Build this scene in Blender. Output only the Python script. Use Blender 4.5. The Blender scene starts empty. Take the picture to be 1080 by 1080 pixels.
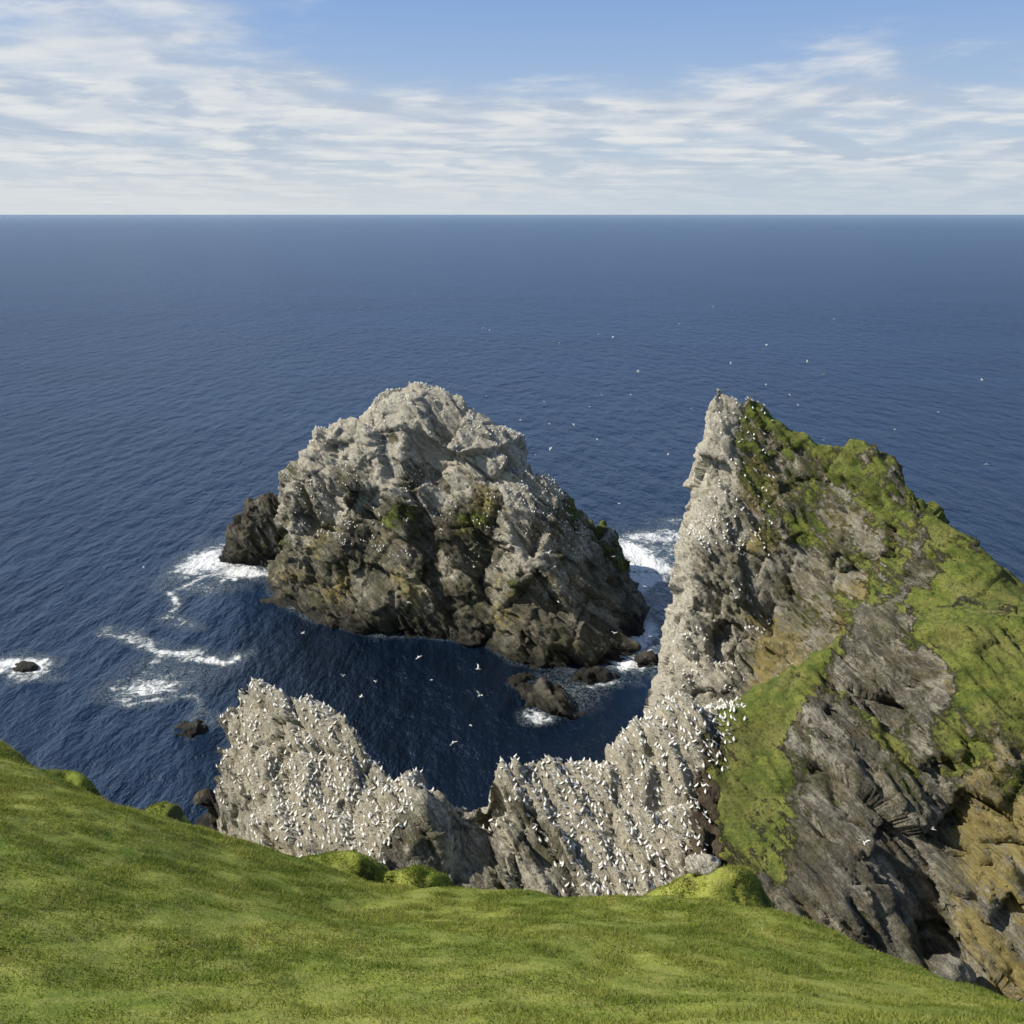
import bpy, math, random
import numpy as np
from mathutils import Vector
from mathutils.bvhtree import BVHTree
random.seed(4); rng=np.random.default_rng(7)
scene=bpy.context.scene
# ------------------------------------------------------------ noise
def h3(ix,iy,iz,seed):
    a=(ix.astype(np.int64)*73856093)^(iy.astype(np.int64)*19349663)^(iz.astype(np.int64)*83492791)^(seed*2654435)
    a=a.astype(np.uint32)
    a^=a>>np.uint32(16); a=a*np.uint32(0x7feb352d); a^=a>>np.uint32(15); a=a*np.uint32(0x846ca68b); a^=a>>np.uint32(16)
    return a.astype(np.float64)/4294967295.0
def vn(p,seed=0):
    i=np.floor(p).astype(np.int64); f=p-i; f=f*f*(3-2*f)
    r=0
    for dx in (0,1):
        wx=f[:,0] if dx else 1-f[:,0]
        for dy in (0,1):
            wy=f[:,1] if dy else 1-f[:,1]
            for dz in (0,1):
                wz=f[:,2] if dz else 1-f[:,2]
                r=r+wx*wy*wz*h3(i[:,0]+dx,i[:,1]+dy,i[:,2]+dz,seed)
    return r*2-1
def fbm(p,o=4,seed=0,g=.5):
    r=0;a=1;s=0
    for k in range(o):
        r=r+a*vn(p*(2.03**k)+k*13.7,seed+k); s+=a; a*=g
    return r/s
def worley(p,seed=0):
    i=np.floor(p).astype(np.int64); f1=np.full(len(p),9.);f2=np.full(len(p),9.);idr=np.zeros(len(p)); tl=np.zeros(len(p))
    for dx in (-1,0,1):
        for dy in (-1,0,1):
            for dz in (-1,0,1):
                c0,c1,c2=i[:,0]+dx,i[:,1]+dy,i[:,2]+dz
                ex=c0+h3(c0,c1,c2,seed)-p[:,0];ey_=c1+h3(c0,c1,c2,seed+1)-p[:,1];ez=c2+h3(c0,c1,c2,seed+2)-p[:,2]
                d=ex**2+ey_**2+ez**2
                near=d<f1
                f2=np.where(near,f1,np.minimum(f2,d))
                h=h3(c0,c1,c2,seed+3)
                idr=np.where(near,h,idr)
                tl=np.where(near,ex*np.cos(h*39.)+ey_*np.sin(h*57.)+ez*np.cos(h*91.+1),tl); f1=np.where(near,d,f1)
    return np.sqrt(f1),np.sqrt(f2),idr,tl
def sst(a,b,x):
    t=np.clip((x-a)/(b-a),0,1); return t*t*(3-2*t)
# ------------------------------------------------------------ helpers
def rbf(ctrl,X,Y):
    c=np.array(ctrl,float); P=c[:,:2]; n=len(c)
    D=np.sqrt(((P[:,None]-P[None])**2).sum(-1)+1.0)
    A=np.zeros((n+3,n+3)); A[:n,:n]=D-np.eye(n)*.3; A[:n,n]=1;A[:n,n+1:]=P;A[n,:n]=1;A[n+1:,:n]=P.T
    w=np.linalg.solve(A,np.r_[c[:,2],0,0,0])
    out=w[n]+w[n+1]*X+w[n+2]*Y
    for k in range(n): out=out+w[k]*np.sqrt((X-P[k,0])**2+(Y-P[k,1])**2+1.0)
    return out
def polysd(poly,X,Y):
    poly=np.array(poly,float); d=np.full(X.shape,1e9); ins=np.zeros(X.shape,bool)
    for a,b in zip(poly,np.roll(poly,-1,0)):
        e=b-a; t=np.clip(((X-a[0])*e[0]+(Y-a[1])*e[1])/(e@e),0,1)
        d=np.minimum(d,np.hypot(X-a[0]-t*e[0],Y-a[1]-t*e[1]))
        c=((a[1]>Y)!=(b[1]>Y))
        with np.errstate(all='ignore'):
            xi=(b[0]-a[0])*(Y-a[1])/(b[1]-a[1]+1e-12)+a[0]
        ins^=c&(X<xi)
    return np.where(ins,d,-d)
def linesd(pl,X,Y):
    d=np.full(X.shape,1e9)
    for a,b in zip(pl[:-1],pl[1:]):
        ex,ey=b[0]-a[0],b[1]-a[1]; t=np.clip(((X-a[0])*ex+(Y-a[1])*ey)/(ex*ex+ey*ey+1e-9),0,1)
        d=np.minimum(d,np.hypot(X-a[0]-t*ex,Y-a[1]-t*ey))
    return d
def dense(pl,step):
    out=[]
    for a,b in zip(pl[:-1],pl[1:]):
        n=max(1,int(math.dist(a[:2],b[:2])/step))
        for k in range(n): out.append(tuple(a[i]+(b[i]-a[i])*k/n for i in range(3)))
    return out+[tuple(pl[-1])]
def mk(name,v,f,mat,smooth=True,link=True):
    me=bpy.data.meshes.new(name); v=np.asarray(v,np.float32); f=np.asarray(f,np.int32); k=f.shape[1]
    me.vertices.add(len(v)); me.vertices.foreach_set('co',v.ravel())
    me.loops.add(f.size); me.loops.foreach_set('vertex_index',f.ravel())
    me.polygons.add(len(f)); me.polygons.foreach_set('loop_start',np.arange(0,f.size,k,dtype=np.int32))
    me.polygons.foreach_set('loop_total',np.full(len(f),k,np.int32))
    me.update(calc_edges=True); me.validate()
    me.polygons.foreach_set('use_smooth',np.full(len(me.polygons),smooth))
    if mat: me.materials.append(mat)
    ob=bpy.data.objects.new(name,me)
    if link: scene.collection.objects.link(ob)
    return ob
def attr(ob,name,cols):
    c=np.ones((len(cols),4),np.float32); c[:,:cols.shape[1]]=cols
    a=ob.data.color_attributes.new(name,'FLOAT_COLOR','POINT'); a.data.foreach_set('color',c.ravel())
def grid(xs,ys):
    X,Y=np.meshgrid(xs,ys); ny,nx=X.shape
    i=np.arange(ny*nx).reshape(ny,nx)
    f=np.stack([i[:-1,:-1],i[:-1,1:],i[1:,1:],i[1:,:-1]],-1).reshape(-1,4)
    return X,Y,f
def solid_remesh(xs,ys,H,voxel,bottom=-12):
    X,Y,f=grid(xs,ys); ny,nx=X.shape; N=nx*ny
    H=np.maximum(H,bottom+2)
    top=np.stack([X.ravel(),Y.ravel(),H.ravel()],-1); bot=top.copy(); bot[:,2]=bottom
    i=np.arange(N).reshape(ny,nx)
    ring=np.r_[i[0,:-1],i[:-1,-1],i[-1,:0:-1],i[:0:-1,0]]; r2=np.roll(ring,-1)
    side=np.stack([ring,ring+N,r2+N,r2],-1)
    F=np.concatenate([f,f[:,::-1]+N,side])
    ob=mk('tmp',np.r_[top,bot],F,None)
    m=ob.modifiers.new('r','REMESH'); m.mode='VOXEL'; m.voxel_size=voxel; m.adaptivity=0
    dg=bpy.context.evaluated_depsgraph_get(); me=bpy.data.meshes.new_from_object(ob.evaluated_get(dg))
    n=len(me.vertices); v=np.empty(n*3,np.float32); me.vertices.foreach_get('co',v); v=v.reshape(-1,3).astype(float)
    nr=np.empty(n*3,np.float32); me.vertex_normals.foreach_get('vector',nr); nr=nr.reshape(-1,3).astype(float)
    lv=np.empty(len(me.loops),np.int32); me.loops.foreach_get('vertex_index',lv)
    assert len(lv)==4*len(me.polygons)
    q=lv.reshape(-1,4)
    keep=(v[q][:,:,2].max(1)>-5); q=q[keep]
    used=np.unique(q); mp=np.full(n,-1); mp[used]=np.arange(len(used))
    bpy.data.objects.remove(ob); bpy.data.meshes.remove(me)
    return v[used],nr[used],mp[q]
def smooth_n(nr,q,it=3):
    for _ in range(it):
        s=nr[q].mean(1); o=np.zeros_like(nr)
        for k in range(4):
            for c in range(3): o[:,c]+=np.bincount(q[:,k],s[:,c],len(nr))
        nr=o/np.maximum(np.linalg.norm(o,axis=1,keepdims=True),1e-6)
    return nr
def basis(n):
    n=np.array(n,float); n/=np.linalg.norm(n); a=np.cross(n,[0,1,0.1]); a/=np.linalg.norm(a); b=np.cross(n,a)
    return np.stack([n,a,b],1)
B_STR=basis((.82,.28,.5))
def saw(s,sharp=.84):
    f=s-np.floor(s); return np.where(f<sharp,f/sharp,(1-f)/(1-sharp))-.5
def rock_disp(v,nr,amp,strata=B_STR,k=1.0,st=1.0,rough=1.0):
    w=v+1.2*np.stack([vn(v/8,50),vn(v/8,51),vn(v/8,52)],1)
    p=w@strata
    d=2.4*fbm(v/24,2,11)
    f1,f2,i1,t1=worley(p/np.array([12,19,19.]),21); d+=2.4*(i1-.5)+4.4*t1-.8*np.clip(1-(f2-f1)*9,0,1)
    f1,f2,i2,t2=worley(p/np.array([3.6,8,9.]),31); d+=rough*(.9*(i2-.5)+1.8*t2-.6*np.clip(1-(f2-f1)*7,0,1))
    f1,f2,i3,t3=worley(p/np.array([1.2,3.4,3.8]),41); d+=rough*(.45*(i3-.5)+.6*t3)
    m1=np.clip(.55+.9*fbm(v/18,2,71),0,1.3)
    d+=st*m1*1.9*saw(p[:,0]/5.2+.8*fbm(v/20,2,73)+.25*vn(v/5,74))
    d+=st*m1*.8*saw(p[:,0]/1.75+.9*fbm(v/12,2,75)+.2*vn(v/3,76))
    d+=.25*rough*fbm(p/np.array([.9,2,2.]),2,61)
    return v+nr*(d*amp*k)[:,None]
# ------------------------------------------------------------ node helper
class NT:
    def __init__(s,tree): s.t=tree; s.n=tree.nodes; s.l=tree.links
    def set(s,sock,val):
        if isinstance(val,bpy.types.NodeSocket): s.l.new(val,sock)
        else:
            try: sock.default_value=val
            except Exception: sock.default_value=(*val,1) if len(val)==3 else val
    def node(s,t,props={},**ins):
        n=s.n.new(t)
        for k,v in props.items(): setattr(n,k,v)
        for k,v in ins.items(): s.set(n.inputs[k.replace('_',' ')],v)
        return n
    def math(s,op,a,b=0.0,c=0.0,clamp=False):
        n=s.n.new('ShaderNodeMath'); n.operation=op; n.use_clamp=clamp
        s.set(n.inputs[0],a); s.set(n.inputs[1],b); s.set(n.inputs[2],c); return n.outputs[0]
    def mix(s,f,a,b):
        n=s.n.new('ShaderNodeMix'); n.data_type='RGBA'
        s.set(n.inputs[0],f); s.set(n.inputs[6],a); s.set(n.inputs[7],b); return n.outputs[2]
    def rng(s,x,a,b,c=0.,d=1.,smooth=True):
        n=s.n.new('ShaderNodeMapRange'); n.interpolation_type='SMOOTHSTEP' if smooth else 'LINEAR'
        for k,vv in enumerate((x,a,b,c,d)): s.set(n.inputs[k],vv)
        return n.outputs[0]
    def noise(s,vec,scale,detail=4,rough=.55,dist=0.):
        n=s.n.new('ShaderNodeTexNoise'); s.set(n.inputs['Vector'],vec); n.inputs['Scale'].default_value=scale
        n.inputs['Detail'].default_value=detail; n.inputs['Roughness'].default_value=rough; n.inputs['Distortion'].default_value=dist
        return n.outputs[0]
    def mapping(s,vec,rot=(0,0,0),scale=(1,1,1),loc=(0,0,0)):
        n=s.n.new('ShaderNodeMapping'); s.l.new(vec,n.inputs[0]); n.inputs['Rotation'].default_value=rot; n.inputs['Scale'].default_value=scale; n.inputs['Location'].default_value=loc
        return n.outputs[0]
    def dot(s,vec,d):
        n=s.n.new('ShaderNodeVectorMath'); n.operation='DOT_PRODUCT'; s.l.new(vec,n.inputs[0]); n.inputs[1].default_value=tuple(d); return n.outputs['Value']
    def comb(s,a,b,c):
        n=s.n.new('ShaderNodeCombineXYZ'); s.set(n.inputs[0],a);s.set(n.inputs[1],b);s.set(n.inputs[2],c); return n.outputs[0]
def newmat(name):
    m=bpy.data.materials.new(name); m.use_nodes=True; t=NT(m.node_tree); b=m.node_tree.nodes['Principled BSDF']; return m,t,b
def rgb(*c): return (*c,1)
def rock_material(name,strata,dark=(.045,.041,.034),mid=(.19,.175,.14),light=(.50,.465,.375),wst=.5):
    m,t,b=newmat(name); pos=t.n.new('ShaderNodeNewGeometry').outputs['Position']
    st=t.comb(t.dot(pos,strata[:,0]),t.math('MULTIPLY',t.dot(pos,strata[:,1]),.15),t.math('MULTIPLY',t.dot(pos,strata[:,2]),.15))
    n1=t.noise(st,.55,7,.68,.25); n2=t.noise(pos,.11,5,.6); n3=t.noise(pos,1.7,6,.72); n4=t.noise(st,2.0,5,.7,.2)
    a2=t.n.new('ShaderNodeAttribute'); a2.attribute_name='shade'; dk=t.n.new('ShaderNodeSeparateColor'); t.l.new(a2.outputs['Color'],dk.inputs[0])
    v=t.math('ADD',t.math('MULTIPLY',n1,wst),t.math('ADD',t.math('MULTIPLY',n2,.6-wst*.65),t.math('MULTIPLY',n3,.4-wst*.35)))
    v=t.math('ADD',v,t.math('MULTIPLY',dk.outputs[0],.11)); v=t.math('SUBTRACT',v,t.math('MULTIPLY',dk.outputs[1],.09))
    base=t.mix(t.rng(v,.39,.49),dark,mid); base=t.mix(t.rng(v,.49,.60),base,light)
    ck=t.rng(t.math('ABSOLUTE',t.math('SUBTRACT',n4,.5)),.04,.0); base=t.mix(t.math('MULTIPLY',ck,.7),base,dark)
    at=t.n.new('ShaderNodeAttribute'); at.attribute_name='mask'
    sp=t.n.new('ShaderNodeSeparateColor'); t.l.new(at.outputs['Color'],sp.inputs[0])
    gu,gr,li=sp.outputs[0],sp.outputs[1],sp.outputs[2]; di=at.outputs['Alpha']
    nz=t.noise(pos,.9,7,.72); nzf=t.noise(pos,5.5,4,.7); nzs=t.noise(st,1.1,6,.7)
    jit=t.math('MULTIPLY',t.math('SUBTRACT',t.math('ADD',t.math('MULTIPLY',nz,.5),t.math('MULTIPLY',nzs,.5)),.5),2.8)
    base=t.mix(t.rng(t.noise(pos,.35,4),.48,.68,0,.45),base,rgb(.22,.165,.085))
    base=t.mix(t.rng(t.noise(t.mapping(pos,loc=(40,0,9)),.16,6,.65),.46,.62,0,.5),base,rgb(.13,.13,.055))
    fl=t.rng(t.math('ADD',li,jit),.42,.74)
    base=t.mix(t.math('MULTIPLY',fl,.85),base,t.mix(n4,rgb(.18,.145,.04),rgb(.58,.47,.17)))
    fd=t.rng(t.math('ADD',di,jit),.4,.6)
    base=t.mix(fd,base,t.mix(nzf,rgb(.08,.058,.035),rgb(.19,.145,.10)))
    fg=t.rng(t.math('ADD',gu,jit),.36,.70)
    gn=t.rng(t.math('ADD',t.math('MULTIPLY',nzf,.6),t.math('MULTIPLY',nz,.4)),.36,.58)
    gcol=t.mix(dk.outputs[2],t.mix(gn,rgb(.30,.26,.19),rgb(.80,.75,.61)),t.mix(gn,rgb(.32,.275,.195),rgb(.72,.66,.52)))
    base=t.mix(t.math('MULTIPLY',fg,.95),base,gcol)
    fgr=t.rng(t.math('ADD',gr,t.math('MULTIPLY',jit,.8)),.38,.62)
    gcol2=t.mix(t.rng(t.noise(pos,.4,6,.7),.35,.65),rgb(.075,.11,.018),rgb(.19,.205,.042))
    gcol2=t.mix(t.rng(t.noise(pos,.13,6,.7),.45,.62,0,.5),gcol2,rgb(.22,.195,.07))
    gcol2=t.mix(t.rng(t.noise(pos,2.4,5,.7),.48,.62,0,.78),gcol2,rgb(.045,.055,.015))
    base=t.mix(fgr,base,gcol2)
    z=t.n.new('ShaderNodeSeparateXYZ'); t.l.new(pos,z.inputs[0])
    zz=t.math('ADD',z.outputs[2],t.math('MULTIPLY',t.math('SUBTRACT',n2,.5),10))
    wet=t.rng(zz,1.0,5.5,1,0)
    base=t.mix(t.math('MULTIPLY',wet,.85),base,rgb(.022,.02,.016))
    t.set(b.inputs['Base Color'],base); t.set(b.inputs['Roughness'],t.rng(wet,0,1,.9,.5)); b.inputs['Specular IOR Level'].default_value=.25
    hh=t.math('ADD',t.math('MULTIPLY',n1,1.9),t.math('ADD',t.math('MULTIPLY',n4,1.1),t.math('MULTIPLY',nz,.6)))
    hh=t.math('MULTIPLY',hh,t.rng(fgr,0,1,1,.15))
    hh=t.math('ADD',hh,t.math('MULTIPLY',nzf,.10))
    bp=t.node('ShaderNodeBump',Strength=1.,Distance=1.25,Height=hh); t.l.new(bp.outputs[0],b.inputs['Normal'])
    return m
B_STK=basis((.72,.35,.6))
MR=rock_material('coastal_rock',B_STR); MRS=rock_material('stack_rock',B_STK,dark=(.042,.039,.03),mid=(.17,.16,.118),light=(.47,.435,.335),wst=.42)
def grass_mat(name,blade=False):
    m,t,b=newmat(name); pos=t.n.new('ShaderNodeNewGeometry').outputs['Position']
    a=t.noise(pos,.16,5,.6); c=t.noise(pos,1.3,5,.65); d=t.noise(pos,9,4,.7)
    col=t.mix(t.rng(a,.38,.62),rgb(.19,.25,.035),rgb(.33,.355,.07))
    col=t.mix(t.rng(c,.45,.7,0,.5),col,rgb(.40,.38,.13))
    col=t.mix(t.rng(c,.5,.3,0,.6),col,rgb(.11,.17,.024))
    if not blade:
        col=t.mix(t.rng(d,.5,.7,0,.5),col,rgb(.13,.14,.04))
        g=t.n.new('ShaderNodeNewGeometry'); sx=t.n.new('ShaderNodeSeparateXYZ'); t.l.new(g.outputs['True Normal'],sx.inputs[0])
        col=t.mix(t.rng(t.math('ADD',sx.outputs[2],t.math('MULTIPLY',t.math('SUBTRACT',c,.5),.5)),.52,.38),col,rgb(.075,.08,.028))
        bp=t.node('ShaderNodeBump',Strength=.8,Distance=.16,Height=t.math('ADD',c,t.math('MULTIPLY',d,.6))); t.l.new(bp.outputs[0],b.inputs['Normal'])
        t.set(b.inputs['Base Color'],col)
    else:
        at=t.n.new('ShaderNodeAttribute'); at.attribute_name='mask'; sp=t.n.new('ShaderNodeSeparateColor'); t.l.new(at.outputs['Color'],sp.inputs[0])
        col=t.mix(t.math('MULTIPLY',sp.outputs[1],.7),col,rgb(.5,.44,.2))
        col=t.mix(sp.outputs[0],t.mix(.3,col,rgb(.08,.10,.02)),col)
        t.set(b.inputs['Base Color'],col)
        tr=t.n.new('ShaderNodeBsdfTranslucent'); t.l.new(col,tr.inputs['Color']); ms=t.n.new('ShaderNodeMixShader'); ms.inputs[0].default_value=.4
        t.l.new(b.outputs[0],ms.inputs[1]); t.l.new(tr.outputs[0],ms.inputs[2]); t.l.new(ms.outputs[0],t.n['Material Output'].inputs['Surface'])
    b.inputs['Roughness'].default_value=.85; b.inputs['Specular IOR Level'].default_value=.15
    return m
MG=grass_mat('turf'); MGB=grass_mat('grass_blades',True)
# ------------------------------------------------------------ foreground hillside
hc=[(-30,45,101.1),(-22.3,43,98.6),(-15.6,42,96.6),(-4.7,40,94.8),(3.1,39,94.7),(10,38,96.2),(14,35,97.6),(15.5,32,99),(18.7,26,101.9),
    (-10.6,14,114.1),(0,14,114.1),(10.6,14,114.3),(0,0,128.3),(-12,0,128),(12,0,128.3),(0,-25,134),(-60,50,103),(-45,47,101.6),(-90,55,108),
    (40,0,126),(60,-20,134),(30,10,115),(-40,0,128),(-80,0,130),(-60,-25,136),(-30,25,112),(-60,25,117),(-17,34,103.4),(-8,32,100.9),(4,28,103.2),(-14,24,108.6)]
ex=[-100,-45,-30,-22.3,-15.6,-4.7,3.1,10,14,16.5,20,27,40,70]; ey=[56,47,45,43.3,42,40,39,38,35,31,25.5,17,8,-5]
MOUNDS=[(-9.0,42.0,5.2,2.2,2.0,95.4,2.2),(11.8,38.9,4.2,2.2,1.9,96.5,2.2),(-20.1,44.6,2.6,1.1,1.3,96.9,2.),(-26.6,45.6,3.2,1.2,1.3,98.5,2.),(-5.4,41.4,2.1,1.2,1.2,94.5,2.)]
def hillz(X,Y):
    X=np.asarray(X,float);Y=np.asarray(Y,float); sh=X.shape; X=X.ravel();Y=Y.ravel()
    P=np.stack([X,Y,np.zeros_like(X)],1)
    Ye=np.interp(X,ex,ey)+1.8*fbm(P/np.array([4.5,50,1]),3,5)
    z=rbf(hc,X,np.minimum(Y,Ye+1)); d=Y-Ye
    z=z-1.75*(np.logaddexp(0,d*1.3)/1.3)
    n2=fbm(P/1.5,3,39); n3=fbm(P/3.2,2,49)
    for (x,y,rl,rr_,ry,top,hh) in MOUNDS:
        r=np.where(X<x,rl,rr_)
        q=((X+1.2*n3-x)/r)**2+((Y+.8*n2-y)/ry)**2
        mz=top-hh*q*.8+.75*n2
        mz=np.where(q<5,mz,-99); k=.45
        z=np.where(mz>z-4, k*np.logaddexp(z/k,np.maximum(mz,-99)/k) , z)
    z=z+.50*fbm(P/5,3,9)+.18*fbm(P/1.3,3,19)+.9*np.exp(-((d+1)/8)**2)*fbm(P/9,2,29)
    return z.reshape(sh)
xs=np.r_[np.arange(-100,-40,1.2),np.arange(-40,30,.22),np.arange(30,70,1.2)]; ys=np.r_[np.arange(-30,8,1.5),np.arange(8,52,.22),np.arange(52,100,.8)]
X,Y,f=grid(xs,ys); Z=hillz(X,Y)
hill=mk('grassy_hillside',np.stack([X.ravel(),Y.ravel(),Z.ravel()],1),f,MG)
N=640000
yy=np.sqrt(rng.uniform(10**2,50**2,N)); xx=rng.uniform(-1,1,N)*(.82*yy+2)
keep=(yy<np.interp(xx,ex,ey)+5.0); xx=xx[keep];yy=yy[keep]; n=len(xx)
dens=fbm(np.stack([xx,yy,0*xx],1)/1.1,3,77); kp=dens+rng.uniform(-.5,.5,n)>-.3; xx=xx[kp];yy=yy[kp]; dens=dens[kp]; n=len(xx)
zz=hillz(xx,yy)-.01
hgt=(.035+.045*rng.random(n))*(1+1.4*np.clip(dens,-.5,1))*(1+.8*yy/45); wd=.012+.012*rng.random(n)*(yy/25)
an=rng.uniform(0,2*np.pi,n); la=rng.uniform(0,2*np.pi,n); le=hgt*rng.uniform(.4,1.3,n)
b0=np.stack([xx-np.cos(an)*wd,yy-np.sin(an)*wd,zz],1); b1=np.stack([xx+np.cos(an)*wd,yy+np.sin(an)*wd,zz],1)
tp=np.stack([xx+np.cos(la)*le,yy+np.sin(la)*le,zz+hgt],1)
gv=np.empty((n*3,3)); gv[0::3]=b0;gv[1::3]=b1;gv[2::3]=tp
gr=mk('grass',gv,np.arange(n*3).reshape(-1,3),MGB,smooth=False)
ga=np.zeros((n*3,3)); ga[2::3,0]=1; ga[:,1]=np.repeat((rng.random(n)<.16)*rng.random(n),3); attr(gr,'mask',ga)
# ------------------------------------------------------------ headland
crest=[(46.5,205,94),(49,204,92),(56.4,200,87.5),(66,194,82.5),(73.7,186,82),(78.9,178,80.5),(85.4,168,72),(90,160,67.4),(94.5,150,62.5),(112,138,62),(150,125,76)]
ridge=[(-50,140,52.2),(-39.5,136,51),(-27.6,133,49.6),(-24,129,48.5),(-21,125,44),(-17.6,122,41.5),(-10.5,120,44.5),(-7,118,40.5),(-5.2,119,46.5),(-1.5,121,48.3),(12.2,122,47.3),(21.4,124,50.9),(30.9,127,55.2),(36.6,128,53.6),(41,130,55.6),(47,134,57),(54.3,138,57.5),(66.7,145,59.5)]
hp=dense(crest,4)+dense(ridge,4)+[
 (44.5,198,72),(52.5,184,50),(53,176,34),(72,172,58),(66,165,42),(80,160,62),(58,192,72),(66,184,62),(74,176,64),(50,155,26),(42,160,8),(36,150,8),(28,160,-5),(60,152,40),(40,143,30),(34,138,32),
 (38,190,47),(41,186,46),(46,182,36),(47,174,33),(36,202,44),(60,215,60),(80,200,60),(95,182,50),(110,165,50),(42,170,16),
 (38.4,108,48.5),(41.5,120,52),(44.8,118,56.2),(43.8,92,46),(50,105,53),(54.7,86,42.6),(48,97,50),(56,98,44),(56,90,37),(53,114,58),
 (70,130,68.5),(66,121,69.5),(64,116,67),(71.6,115,68),(85,135,66),(84,144,63),(68.8,108,64),(66.6,97,52),(64,86,38),(61,105,55),(58.4,118,55),(69,140,63.8),
 (110,110,75),(150,100,85),(120,90,72),(96,88,58),(150,75,88),(90,102,68),(80,92,52),(110,128,68),
 (40,78,30),(60,74,28),(80,74,34),(30,90,36),(20,86,32),(110,74,55),
 (-49,137,48),(-44.5,130,42),(-37.5,118,40),(-30.4,112,38.6),(-19.6,108,38.5),(-8.2,104,37.5),(5.4,102,39.2),(14.7,102,39.7),(24,102,42.3),
 (-32.7,125,45.2),(8.5,110,43.5),(21.6,114,46),(-5.5,110,38.5),(31,110,46.5),(30,118,51),(-13,112,42.5),(0,108,43),(-8,113,38),
 (-52,110,30),(-45,95,25),(-20,88,25),(0,85,25),(-60,80,25),(-60,100,20),
 (-48,152,40),(-30,146,38),(-10,132,33),(10,135,36),(28,140,36)]
foot=[(-61,150),(-49,153),(-38,149),(-25,143),(-14,129),(-6,127),(5,133),(18,136),(27,140),(34,145),(36,160),(35,178),(35.5,195),(37,206),(41,224),(54,230),(68,221),(86,204),(108,182),(130,168),(165,165),(165,60),(-85,60),(-58,85),(-47,104),(-48,118),(-52,127),(-58,138)]
xs=np.arange(-86,160,1.); ys=np.arange(66,238,1.)
X,Y,f=grid(xs,ys); P=np.stack([X.ravel(),Y.ravel(),0*X.ravel()],1)
H=rbf(hp,X,Y); pk=sst(165,188,Y)
sd=polysd(foot,X,Y)+(1.8-.8*pk)*fbm(P/14,3,3).reshape(X.shape)
cl=np.where(sd>0,sd*(5.4+4.5*pk),sd*1.2)
cl=cl+4*np.sin(cl/5.)*.3
H=np.minimum(H,cl-2)
v,nr,q=solid_remesh(xs,ys,H,.44); nr=smooth_n(nr,q,8)
x,y,z=v.T; nz=nr[:,2]; big=fbm(v/9,4,101); fine=fbm(v/2.5,3,111); vs=v@B_STR; band=fbm(vs/np.array([3,14,14.]),3,151)
PL=[(-60,146),(-38,142),(-24,136),(-17,124),(-12,122),(-14,114),(-20,104),(-32,98),(-47,110),(-50,125)]
PR=[(-4,117),(-6,124),(14,127),(30,131),(38,132),(35,122),(28,112),(26,98),(11,96),(6,108)]
inL=sst(-1,3,polysd(PL,x,y)); inR=sst(-1,3,polysd(PR,x,y))
gu=np.maximum(inL,inR)*sst(.0,.3,nz)*(1.05+.5*fine+.35*big)
notch=sst(-18,-14,x)*sst(12,6,x)*sst(98,102,y)*sst(134,126,y)*(1-np.maximum(inL,inR))
gu=np.maximum(gu,notch*(.50+.6*band+.3*big))
gu=np.maximum(gu,sst(62,46,x)*sst(182,196,y)*(.90+.6*big))
gu=np.maximum(gu,sst(54,42,x)*sst(168,180,y)*sst(14,34,z)*(.74+.6*big))
gu=np.maximum(gu,sst(150,160,y)*sst(28,45,z)*(.32+.7*big))
wall=sst(-1,4,polysd([(44,215),(56,203),(66,196),(75,186),(80,178),(84,167),(78,160),(72,152),(62,150),(50,150),(30,160)],x,y))
reg=sst(31,36,x-.15*(y-110))*sst(96,102,y)
slab=sst(-2,2,polysd([(42,118),(41,100),(44,80),(60,80),(60,104),(62,116),(64,128),(68,136),(58,134),(50,128)],x+1.5*fine,y+3*big))
grs=sst(.4,.72,nz+.35*big)*reg*(1-slab*.72)*(1-.8*wall)*(.78+.5*big)
patch=sst(-2,2,polysd([(32,126),(40,131),(56,140),(64,144),(62,138),(50,129),(42,119),(40,100),(37,95),(30,104),(31,116)],x+3*fine,y+3*big)); grs=np.maximum(grs,patch*(.82+.5*big)*sst(.2,.5,nz))
cr=linesd([c[:2] for c in crest[2:]],x,y); grs=np.maximum(grs,sst(6.5,1.5,cr+6*big)*(.72+.5*fine+.3*big))
grs=np.maximum(grs,wall*sst(48,54,x)*(.28+.75*fbm(vs/np.array([5,12,12.]),3,131)))
grs=np.maximum(grs,slab*(.26+.6*band+.5*big))
grs=np.maximum(grs,sst(62,70,x)*sst(102,112,y)*(1-wall)*(.60+.7*big)*sst(.25,.6,nz))
gu=gu*(1-sst(.4,.7,grs)*(1-inL)*(1-inR))
dirt=sst(-5,3,polysd([(18,94),(23,110),(29,121),(36,125),(33,108),(31,94)],x,y))*(.7+.5*fine)
gu=gu*(1-.6*np.clip(dirt,0,1)); dirt=np.maximum(dirt,.22*inR+.22*inL)
rib=sst(-3,3,polysd([(55,80),(57,92),(62,108),(63,119),(68,133),(74,133),(76,118),(90,110),(90,80)],x,y))
lic=np.clip(rib*(.72+.5*band),0,1); lic=np.maximum(lic,wall*sst(44,56,x)*(.54+.75*fbm(v/8,3,141)))
amp=1.0-.70*np.clip(np.maximum(grs*(1-slab),patch),0,1); amp=np.where((inL>.5)|(inR>.5),np.minimum(amp,.6),amp); amp=np.maximum(amp,notch*1.15); amp=np.clip(amp,.24,1.2)
amp*=(.55+.45*sst(70,100,y))*(1-.45*sst(182,196,y)*sst(62,48,x))
v=rock_disp(v,nr,amp,k=.85,st=1.6)
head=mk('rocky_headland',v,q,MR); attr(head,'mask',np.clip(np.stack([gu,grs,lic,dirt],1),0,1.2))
chasm=sst(128,134,y)*sst(178,168,y)*sst(62,54,x)*sst(46,34,z)
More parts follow.
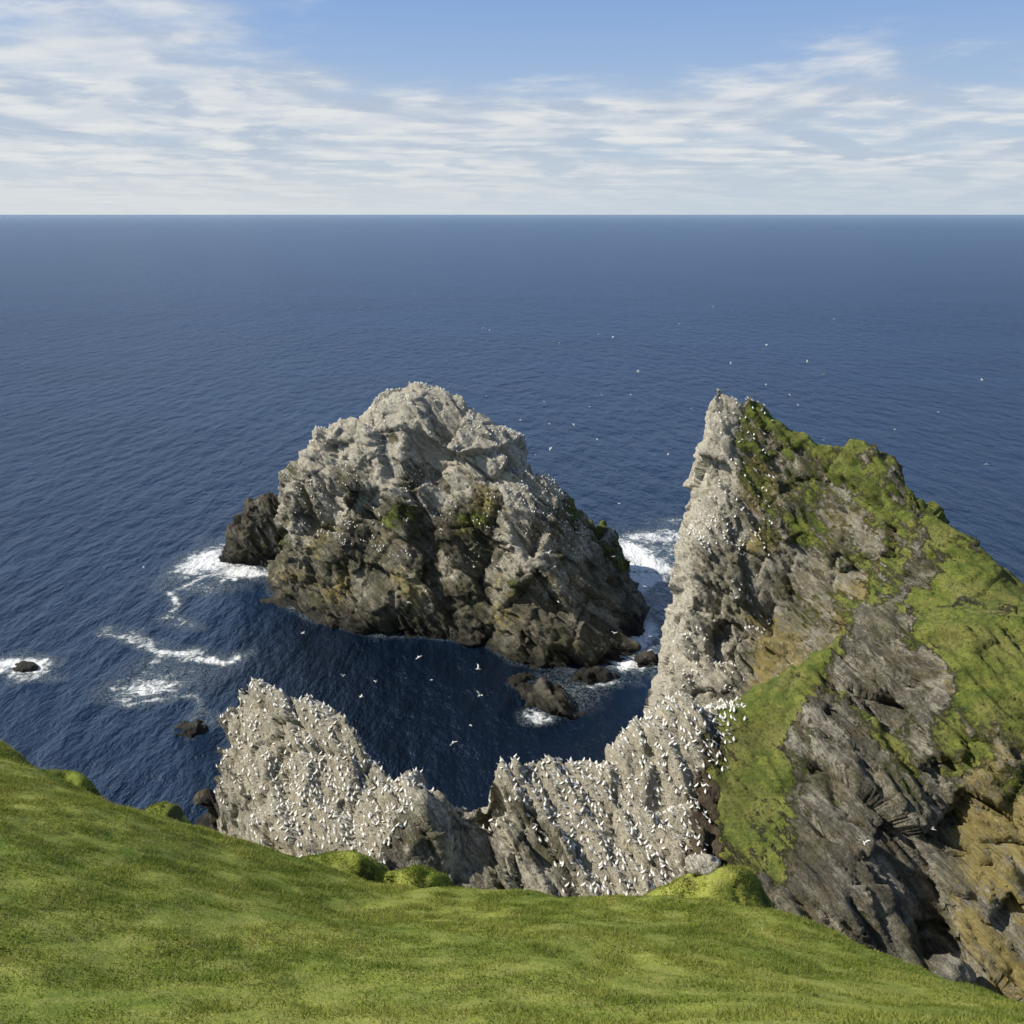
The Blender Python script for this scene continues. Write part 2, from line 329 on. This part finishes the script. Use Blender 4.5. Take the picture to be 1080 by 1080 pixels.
attr(head,'shade',np.clip(np.stack([wall*.8+rib*.8+notch*.5+slab*.25+.5*sst(54,44,x)*sst(170,180,y),sst(30,12,z)*.5+chasm*.8,np.maximum(inL,inR)],1),0,1))
bvhH=BVHTree.FromPolygons(v.tolist(),q.tolist())
# ------------------------------------------------------------ main stack
sc=[(-80,300,44),(-77,302,47),(-65.8,300,55.5),(-53,296,63),(-41,292,72),(-31,290,74),(-18.6,288,72),(-3,285,63),(7.8,282,51.5),(18.7,278,40.5),(31.4,274,23),(41.6,270,8)]
sp_=dense(sc,4)+[(5.9,262,40),(23.6,252,14),(-34,272,34),(-37,281,58),(-34,265,18),(-61.8,286,30),(-55,284,44),(-14,270,42),(-10,262,18),(14,264,32),(-70,290,30),(-20,278,57),
 (-50,275,14),(-84,300,30),(12,248,14),(-2,254,18),(30,262,16),(-35,320,53),(-60,322,43),(-5,312,40),(-35,335,30),(20,296,28),(-75,325,25),(-66,297,48),(36,258,5),(25,243,3),(-46,282,36),(-26,268,20),(-72,286,12),(-26,275,36),(-2,268,46),(-42,278,30)]
sf=[(-91,302),(-82,286),(-64,269),(-44,260),(-22,258),(-8,255),(1,241),(18,235),(33,240),(41,253),(47,268),(44,292),(26,322),(-10,342),(-50,346),(-84,330)]
xs=np.arange(-100,60,1.); ys=np.arange(224,356,1.)
X,Y,f=grid(xs,ys); P=np.stack([X.ravel(),Y.ravel(),0*X.ravel()],1)
H=rbf(sp_,X,Y); sd=polysd(sf,X,Y)+2.5*fbm(P/13,3,33).reshape(X.shape)
H=np.minimum(H,np.where(sd>0,sd*4.5,sd)-1)
v,nr,q=solid_remesh(xs,ys,H,.5); nr=smooth_n(nr,q,12)
x,y,z=v.T; nz=nr[:,2]; big=fbm(v/12,4,201); vs=v@B_STK; band=fbm(vs/np.array([4,12,12.]),3,251)
gu=sst(38,56,z+18*big+12*band)*sst(.0,.4,nz+.4*big)*(1.12+.4*band)
gu=np.maximum(gu,sst(-10,2,x+8*big)*sst(20,30,z)*(.74+1.1*big)); gu=np.maximum(gu,sst(10,20,z)*(.26+.9*big+.4*band))
gu=np.maximum(gu,sst(-50,-62,x)*sst(14,22,z)*(.50+.9*big))
grs=sst(10,18,z)*sst(56,38,z)*(.30+.75*fbm(v/12,4,221)+.3*band)
lic=sst(0,10,z)*(.28+.7*fbm(v/11,3,231))
v=rock_disp(v,nr,1.0-.35*sst(56,66,z),strata=B_STK,k=1.0,st=1.0,rough=.75)
stack=mk('sea_stack',v,q,MRS); attr(stack,'mask',np.clip(np.stack([gu,grs,lic,0*gu],1),0,1.2))
attr(stack,'shade',np.stack([np.clip(.42+.6*big+.25*sst(20,50,z),0,1),np.clip(.6*sst(14,4,z)+.8*sst(-62,-52,x)*sst(-4,-14,x)*sst(52,40,z)*sst(-.35,.1,-big),0,1),0*x],1))  # second channel also paints the shade below the shoulder into the rock colour
bvhS=BVHTree.FromPolygons(v.tolist(),q.tolist())
# ------------------------------------------------------------ smaller skerries
def skerry(name,cx,cy,rx,ry,h,rot=0,seed=0,vox=.5,k=.6,pw=3.,wob=.45):
    xs=np.arange(cx-rx*1.6,cx+rx*1.6,.5); ys=np.arange(cy-ry*1.6,cy+ry*1.6,.5); X,Y,f=grid(xs,ys)
    c,s=math.cos(rot),math.sin(rot); U=((X-cx)*c+(Y-cy)*s)/rx; V=(-(X-cx)*s+(Y-cy)*c)/ry
    P=np.stack([X.ravel(),Y.ravel(),0*X.ravel()+seed*9.1],1)
    r=np.hypot(U,V)+wob*fbm(P/(min(rx,ry)*.8),3,seed+300).reshape(X.shape)
    H=h*(1-np.clip(r,0,3)**pw)*(1+wob*fbm(P/(min(rx,ry)*.6),3,seed+310).reshape(X.shape))
    v,nr,q=solid_remesh(xs,ys,np.maximum(H,-9),vox,-12); nr=smooth_n(nr,q,6)
    v=rock_disp(v,nr,np.full(len(v),1.),k=k)
    ob=mk(name,v,q,MR); attr(ob,'mask',np.stack([np.full(len(v),.05)]*3+[np.zeros(len(v))],1)); attr(ob,'shade',np.tile([0.,.7,0],(len(v),1))); return ob
skerry('sea_rock',-98,328,15.5,9,25,0,1,.5,.6,3.5,.2)
skerry('sea_rock',9,221,7,13,3.2,.6,2,.35,.45,3.,.7)
skerry('sea_rock',2,231,4,4,2.2,.6,8,.35,.4)
skerry('sea_rock',24,233,6.5,3.5,2.3,.1,3,.35,.4)
skerry('sea_rock',-148,238,4.5,3,2.0,0,4,.3,.3)
skerry('sea_rock',-86,205,5,3,1.8,-.5,5,.3,.3,3.,.8)
skerry('sea_rock',-60,165,9,9,9,.3,6,.4,.5)
skerry('sea_rock',42,243,5,4,3,.3,7,.35,.4)
def boulder(name,loc,r,seed):
    bm_v=[];nu,nv=40,24
    for j in range(nv+1):
        for i in range(nu):
            th=math.pi*j/nv; ph=2*math.pi*i/nu; bm_v.append((math.sin(th)*math.cos(ph),math.sin(th)*math.sin(ph),math.cos(th)))
    bv=np.array(bm_v); f=[(j*nu+i,(j+1)*nu+i,(j+1)*nu+(i+1)%nu,j*nu+(i+1)%nu) for j in range(nv) for i in range(nu)]
    d=1+.35*fbm(bv*1.2+seed,2,seed)+.25*(worley(bv*1.8+seed,seed)[2]-.5)
    ob=mk(name,bv*d[:,None]*np.array(r)+np.array(loc),f,MR); attr(ob,'mask',np.tile([1.2,0,0,0],(len(bv),1)).astype(float)); attr(ob,'shade',np.tile([.8,0.,0],(len(bv),1)))
boulder('boulder',(10.4,39.6,hillz([10.4],[39.6])[0]+.2),(.95,.7,.42),3)
# ------------------------------------------------------------ sea
def axis(lo,hi,st,far):
    a=np.arange(lo,hi,st); o=[];s=st;xv=hi
    while xv<far: o.append(xv); s*=1.35; xv+=s
    r=np.array(o+[far]); o=[];s=st;xv=lo
    while xv>-far: s*=1.35; xv-=s; o.append(xv)
    l=np.array(o[::-1]); l[0]=-far
    return np.r_[l,a,r]
xs=axis(-170,100,1.0,90000.); ys=axis(140,400,1.0,90000.)
X,Y,f=grid(xs,ys); P=np.stack([X.ravel(),Y.ravel(),0*X.ravel()],1)
wx=X+8*fbm(P/11,4,401).reshape(X.shape); wy=Y+8*fbm(P/11,4,402).reshape(X.shape)
fo=np.zeros(X.shape)
def blob(cx,cy,rx,ry,a,rot=0):
    global fo
    c,s=math.cos(rot),math.sin(rot); U=((wx-cx)*c+(wy-cy)*s)/rx; V=(-(wx-cx)*s+(wy-cy)*c)/ry
    fo=np.maximum(fo,a*np.exp(-(U*U+V*V)**1.2))
def line(pl,w,a):
    global fo
    fo=np.maximum(fo,a*np.exp(-(linesd(pl,wx,wy)/w)**1.5)*(.8+.35*fbm(P/7,2,420).reshape(X.shape)))
blob(-104,313,20,10,1.1,-.15); blob(-120,328,12,22,1.1); blob(-112,346,17,10,.85); blob(-112,300,22,8,.55,-.2)
blob(52,330,13,28,1.15,.25); blob(46,304,10,17,1.05,0); blob(60,354,20,12,.85); blob(42,262,9,18,1.1,.1); blob(37,244,9,9,1.); blob(70,372,14,6,.6); blob(64,335,16,24,.65)
blob(-148,238,12,8,1.0); blob(-138,232,8,3,.6)
line([(-118,312),(-120,290),(-116,275),(-108,266)],3.6,.9)
line([(-130,264),(-118,255),(-108,247),(-92,243),(-86,246)],3.8,1.05)
line([(-112,250),(-106,238),(-112,226),(-108,219),(-94,222)],3.4,.95)
blob(-106,228,13,8,.9,.2); blob(-96,243,10,4.5,1.0); blob(-100,236,20,16,.47)
line([(-92,222),(-86,212),(-84,205)],2,.75); blob(14,222,12,12,.6); blob(5,212,6,4,.95); blob(26,229,11,6,.75)
sds=polysd(sf,X,Y); fo=np.maximum(fo,.68*np.exp(-(np.maximum(-sds,0)/2.2)**1)*(sds<3)*(.6+.6*fbm(P/15,2,410).reshape(X.shape)))
sdh=polysd(foot,X,Y); fo=np.maximum(fo,.6*np.exp(-(np.maximum(-sdh,0)/2.5))*(.6+.6*fbm(P/15,2,411).reshape(X.shape)))
pool_shade=sst(-25,12,polysd([(-75,280),(-45,262),(0,256),(30,236),(36,190),(30,150),(-5,138),(-40,152),(-60,175),(-80,230)],wx,wy))  # cove mask: shadow and dark reflection painted into the water colour
m,t,b=newmat('sea_water'); pos=t.n.new('ShaderNodeNewGeometry').outputs['Position']
at=t.n.new('ShaderNodeAttribute'); at.attribute_name='mask'; sp=t.n.new('ShaderNodeSeparateColor'); t.l.new(at.outputs['Color'],sp.inputs[0]); foam=sp.outputs[0]
fn=t.noise(pos,.32,9,.74,1.2); fnl=t.noise(pos,.8,6,.7,.8)
ff=t.rng(t.math('ADD',foam,t.math('MULTIPLY',t.math('SUBTRACT',fn,.5),2.1)),.55,.92)
ff=t.math('MULTIPLY',ff,t.rng(foam,.05,.25))
lace=t.math('MULTIPLY',t.rng(foam,.1,.6),t.rng(t.math('ABSOLUTE',t.math('SUBTRACT',fnl,.5)),.04,.0))
ff=t.math('MAXIMUM',ff,t.math('MULTIPLY',lace,.65))
big=t.noise(t.mapping(pos,scale=(.35,1,1)),.006,4)
wcol=t.mix(t.rng(big,.35,.65),rgb(.0055,.019,.050),rgb(.008,.027,.066))
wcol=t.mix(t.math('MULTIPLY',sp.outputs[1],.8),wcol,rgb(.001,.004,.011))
wcol=t.mix(t.math('MULTIPLY',t.rng(foam,.1,.9),.4),wcol,rgb(.02,.10,.13))
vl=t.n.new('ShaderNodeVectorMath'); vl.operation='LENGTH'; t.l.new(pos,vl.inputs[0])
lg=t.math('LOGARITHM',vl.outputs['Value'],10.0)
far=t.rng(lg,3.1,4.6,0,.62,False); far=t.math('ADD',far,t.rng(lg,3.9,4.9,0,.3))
wcol=t.mix(far,wcol,rgb(.19,.26,.33))  # aerial haze painted into the water colour by distance
wv=t.mapping(pos,rot=(0,0,math.radians(25)),scale=(1,.45,1))
hh=t.math('MULTIPLY',t.noise(wv,.03,3,.5),4.0)
hh=t.math('ADD',hh,t.math('MULTIPLY',t.noise(wv,.12,3,.55),3.2))
hh=t.math('ADD',hh,t.math('MULTIPLY',t.noise(wv,.5,5,.65),1.35))
hh=t.math('ADD',hh,t.math('MULTIPLY',ff,.3))
bp=t.node('ShaderNodeBump',Strength=1.,Distance=1.,Height=hh)
df=t.n.new('ShaderNodeBsdfDiffuse'); t.l.new(wcol,df.inputs[0]); t.l.new(bp.outputs[0],df.inputs['Normal'])
gl=t.n.new('ShaderNodeBsdfGlossy'); gl.inputs['Color'].default_value=(.72,.84,1,1); gl.inputs['Roughness'].default_value=.22; t.l.new(bp.outputs[0],gl.inputs['Normal'])
fr=t.n.new('ShaderNodeFresnel'); fr.inputs['IOR'].default_value=1.33; t.l.new(bp.outputs[0],fr.inputs['Normal'])
ms=t.n.new('ShaderNodeMixShader'); t.l.new(t.math('MINIMUM',fr.outputs[0],.38),ms.inputs[0]); t.l.new(df.outputs[0],ms.inputs[1]); t.l.new(gl.outputs[0],ms.inputs[2])
b.inputs['Base Color'].default_value=(.82,.84,.84,1); b.inputs['Roughness'].default_value=.9; t.l.new(bp.outputs[0],b.inputs['Normal'])
m2=t.n.new('ShaderNodeMixShader'); t.l.new(ff,m2.inputs[0]); t.l.new(ms.outputs[0],m2.inputs[1]); t.l.new(b.outputs[0],m2.inputs[2]); t.l.new(m2.outputs[0],t.n['Material Output'].inputs['Surface'])
sea=mk('sea',np.stack([X.ravel(),Y.ravel(),0*X.ravel()],1),f,m); attr(sea,'mask',np.stack([fo.ravel(),pool_shade.ravel(),fo.ravel()],1))
# ------------------------------------------------------------ gannets
m,t,b=newmat('gannet_plumage'); at=t.n.new('ShaderNodeAttribute'); at.attribute_name='mask'; t.l.new(at.outputs['Color'],b.inputs['Base Color']); b.inputs['Roughness'].default_value=.8
MB=m
W=(.88,.87,.82);Yl=(.74,.63,.38);K=(.03,.03,.03);Gy=(.35,.4,.45)
def loft(rings,ns=6):
    V=[];C=[];F=[]
    for (c,r,rz,col) in rings:
        for k in range(ns):
            a=2*math.pi*k/ns; V.append((c[0],c[1]+math.cos(a)*r,c[2]+math.sin(a)*rz)); C.append(col)
    for j in range(len(rings)-1):
        for k in range(ns):
            F.append((j*ns+k,j*ns+(k+1)%ns,(j+1)*ns+(k+1)%ns,(j+1)*ns+k))
    return V,C,F
sit=loft([((-.52,0,.12),.01,.01,K),((-.44,0,.16),.045,.03,K),((-.37,0,.19),.08,.06,W),((-.08,0,.29),.17,.16,W),((.10,0,.37),.16,.17,W),((.20,0,.50),.09,.10,W),((.24,0,.60),.07,.07,W),((.29,0,.69),.065,.06,Yl),((.37,0,.68),.035,.035,Yl),((.40,0,.675),.02,.02,Gy),((.52,0,.65),.004,.004,Gy)])
SV=np.array(sit[0])*np.array([.95,1.3,.9]);SC=np.array(sit[1]);SF=np.array(sit[2])
pts=[]
def gz(px,py,s=5.,sd=5): return vn(np.array([[px/s,py/s,3.]]),sd)[0]
def scatter(bvh,x0,x1,y0,y1,sp,test,zc=130,nzmin=.45):
    for gx in np.arange(x0,x1,sp):
        for gy in np.arange(y0,y1,sp):
            px=gx+random.uniform(-.45,.45)*sp; py=gy+random.uniform(-.45,.45)*sp
            if not test(px,py): continue
            h,n,_,_=bvh.ray_cast(Vector((px,py,zc)),Vector((0,0,-1)))
            if h is None or n.z<nzmin: continue
            pts.append((h.x,h.y,h.z))
def ptest(poly,p=.85,soft=2.5):
    def fn(px,py):
        d=float(polysd(poly,np.array([px]),np.array([py]))[0])
        return d>-soft*random.random()**2 and random.random()<p*(.9+.35*gz(px,py,3.,8))
    return fn
scatter(bvhH,-58,-10,98,146,.8,ptest(PL,1.05),nzmin=.28)
scatter(bvhH,-8,40,94,132,.8,ptest(PR,1.0),nzmin=.28)
scatter(bvhH,38,60,178,210,1.0,lambda a,c: random.random()<.6 and gz(a,c)>-.3,nzmin=.25)
scatter(bvhH,34,52,172,196,1.0,lambda a,c: random.random()<.6 and gz(a,c)>-.3,nzmin=.25)
scatter(bvhS,-85,25,262,325,1.1,lambda a,c: random.random()<.7 and gz(a,c)>-.35,nzmin=.3)
pts=[p for p in pts if p[2]>24]
pa=np.array(pts); n=len(pa); th=rng.normal(2.4,1.2,n); s=rng.uniform(.8,1.02,n)
cs,sn=np.cos(th),np.sin(th)
BV=np.empty((n,len(SV),3)); BV[:,:,0]=(SV[None,:,0]*cs[:,None]-SV[None,:,1]*sn[:,None])*s[:,None]+pa[:,0:1]
BV[:,:,1]=(SV[None,:,0]*sn[:,None]+SV[None,:,1]*cs[:,None])*s[:,None]+pa[:,1:2]; BV[:,:,2]=SV[None,:,2]*s[:,None]+pa[:,2:3]-.08
BF=(SF[None]+np.arange(n)[:,None,None]*len(SV)).reshape(-1,4)
col=mk('gannet_colony',BV.reshape(-1,3),BF,MB); attr(col,'mask',np.tile(SC,(n,1)))
body=loft([((-.50,0,0),.005,.005,W),((-.36,0,.0),.04,.025,W),((-.2,0,0),.09,.07,W),((0,0,0),.12,.11,W),((.2,0,.01),.09,.09,W),((.33,0,.02),.055,.055,Yl),((.42,0,.02),.05,.05,Yl),((.5,0,.01),.02,.02,Gy),((.62,0,0),.004,.004,Gy)])
def flyer(flap):
    V=list(body[0]);C=list(body[1]);F=list(body[2])
    for sg in (1,-1):
        st=[(0.05,.14,-.14,0.,W),(.38,.17,-.12,.5,W),(.62,.08,-.15,.65,W),(.80,-.04,-.22,.7,K),(.98,-.25,-.29,.72,K)]
        b0=len(V)
        for (yv,lead,trail,zz,c) in st:
            for (xv,dz) in ((lead,0),((lead+trail)/2,.025),(trail,0),((lead+trail)/2,-.012)):
                V.append((xv,sg*yv,zz*flap+dz+.03)); C.append(c)
        for j in range(4):
            for k in range(4): F.append((b0+j*4+k,b0+j*4+(k+1)%4,b0+j*4+4+(k+1)%4,b0+j*4+4+k))
    o=mk('g',V,F,MB,link=False); attr(o,'mask',np.array(C)); return o.data
FM=[flyer(.45),flyer(.1),flyer(-.35),flyer(.7)]
def fly(loc,h,bank,s=1.1):
    o=bpy.data.objects.new('flying_gannet',random.choice(FM)); scene.collection.objects.link(o); o.location=loc; o.rotation_euler=(bank,random.uniform(-.2,.2),h); o.scale=(s,)*3
for (loc) in [(-40.5,155,53),(-5.5,128,60),(-5.4,130,54),(-28,145,45),(-10,130,45),(46,96,52),(57,100,51),(-72,140,60),(8,180,60),(-20,170,40)]:
    fly(loc,random.uniform(0,6.28),random.uniform(-.6,.6),1.0)
for k in range(60):
    fly((random.uniform(-15,150),random.uniform(240,430),random.uniform(15,95)),random.uniform(0,6.28),random.uniform(-.7,.7),1.0)
for k in range(12):
    fly((random.uniform(-130,40),random.uniform(170,260),random.uniform(8,50)),random.uniform(0,6.28),random.uniform(-.7,.7),.9)
# ------------------------------------------------------------ sky / sun
az,el=math.radians(-86),math.radians(40)
w=bpy.data.worlds.new('World'); scene.world=w; w.use_nodes=True; t=NT(w.node_tree); bg=w.node_tree.nodes['Background']
sky=t.n.new('ShaderNodeTexSky'); sky.sky_type='NISHITA'; sky.sun_disc=False; sky.sun_elevation=el; sky.sun_rotation=az%(2*math.pi); sky.altitude=130; sky.air_density=1.0; sky.dust_density=.6; sky.ozone_density=1.6
tc=t.n.new('ShaderNodeTexCoord').outputs['Generated']; sx=t.n.new('ShaderNodeSeparateXYZ'); t.l.new(tc,sx.inputs[0])
dx,dy,dz=sx.outputs
dzc=t.math('ADD',t.math('MAXIMUM',dz,0.),.085)
cu=t.math('DIVIDE',dx,dzc); cv=t.math('DIVIDE',dy,dzc)
cvec=t.comb(cu,cv,0.)
c1=t.noise(t.mapping(cvec,loc=(3.4,.5,0)),.75,10,.56,.3); c2=t.noise(t.mapping(cvec,scale=(.6,1,1),loc=(7,3,0)),2.6,9,.62,.2)
cc=t.math('ADD',t.math('MULTIPLY',c1,.66),t.math('MULTIPLY',c2,.34))
cov=t.rng(dz,.09,.19,.17,-.03)
left=t.rng(dx,.25,-.45,-.03,.06)
cl=t.rng(t.math('ADD',t.math('ADD',cc,cov),left),.49,.70)
c3=t.noise(t.mapping(cvec,loc=(3.4-.18,.5+.12,0)),.75,10,.56,.3)
lit=t.rng(t.math('SUBTRACT',c1,c3),-.08,.06)
ccol=t.mix(lit,rgb(4.8,5.5,6.6),rgb(8.3,8.3,8.1))
ccol=t.mix(t.rng(c2,.4,.62),t.mix(.5,ccol,rgb(5.4,6.1,7.0)),ccol)
up=t.mix(t.rng(dz,.0,.25),rgb(5.2,6.3,7.5),rgb(2.2,3.9,7.5))
skyc=t.mix(t.rng(dz,.25,.6,.8,.0),sky.outputs[0],up)
fin=t.mix(t.math('MULTIPLY',cl,.82),skyc,ccol)
hcol=t.mix(t.rng(dx,.4,-.4),rgb(5.4,6.2,7.0),rgb(6.9,7.3,7.5))
fin=t.mix(t.rng(dz,.0,.07,.85,0),fin,hcol)
t.l.new(fin,bg.inputs[0]); bg.inputs[1].default_value=.1
L=bpy.data.lights.new('sun','SUN'); L.energy=5.0; L.angle=math.radians(.53); L.color=(1,.94,.82); lo=bpy.data.objects.new('sun',L); scene.collection.objects.link(lo)
sd_=Vector((math.sin(az)*math.cos(el),math.cos(az)*math.cos(el),math.sin(el))); lo.rotation_euler=sd_.to_track_quat('Z','Y').to_euler(); lo.location=sd_*500
cam=bpy.data.cameras.new('camera'); cam.lens=31.17; cam.sensor_width=36; cam.clip_end=300000; cam.clip_start=.5
co=bpy.data.objects.new('camera',cam); scene.collection.objects.link(co); co.location=(0,0,130); co.rotation_euler=(math.radians(90-18.62),0,0); scene.camera=co
scene.view_settings.view_transform='Standard'; scene.view_settings.look='None'; scene.view_settings.exposure=0
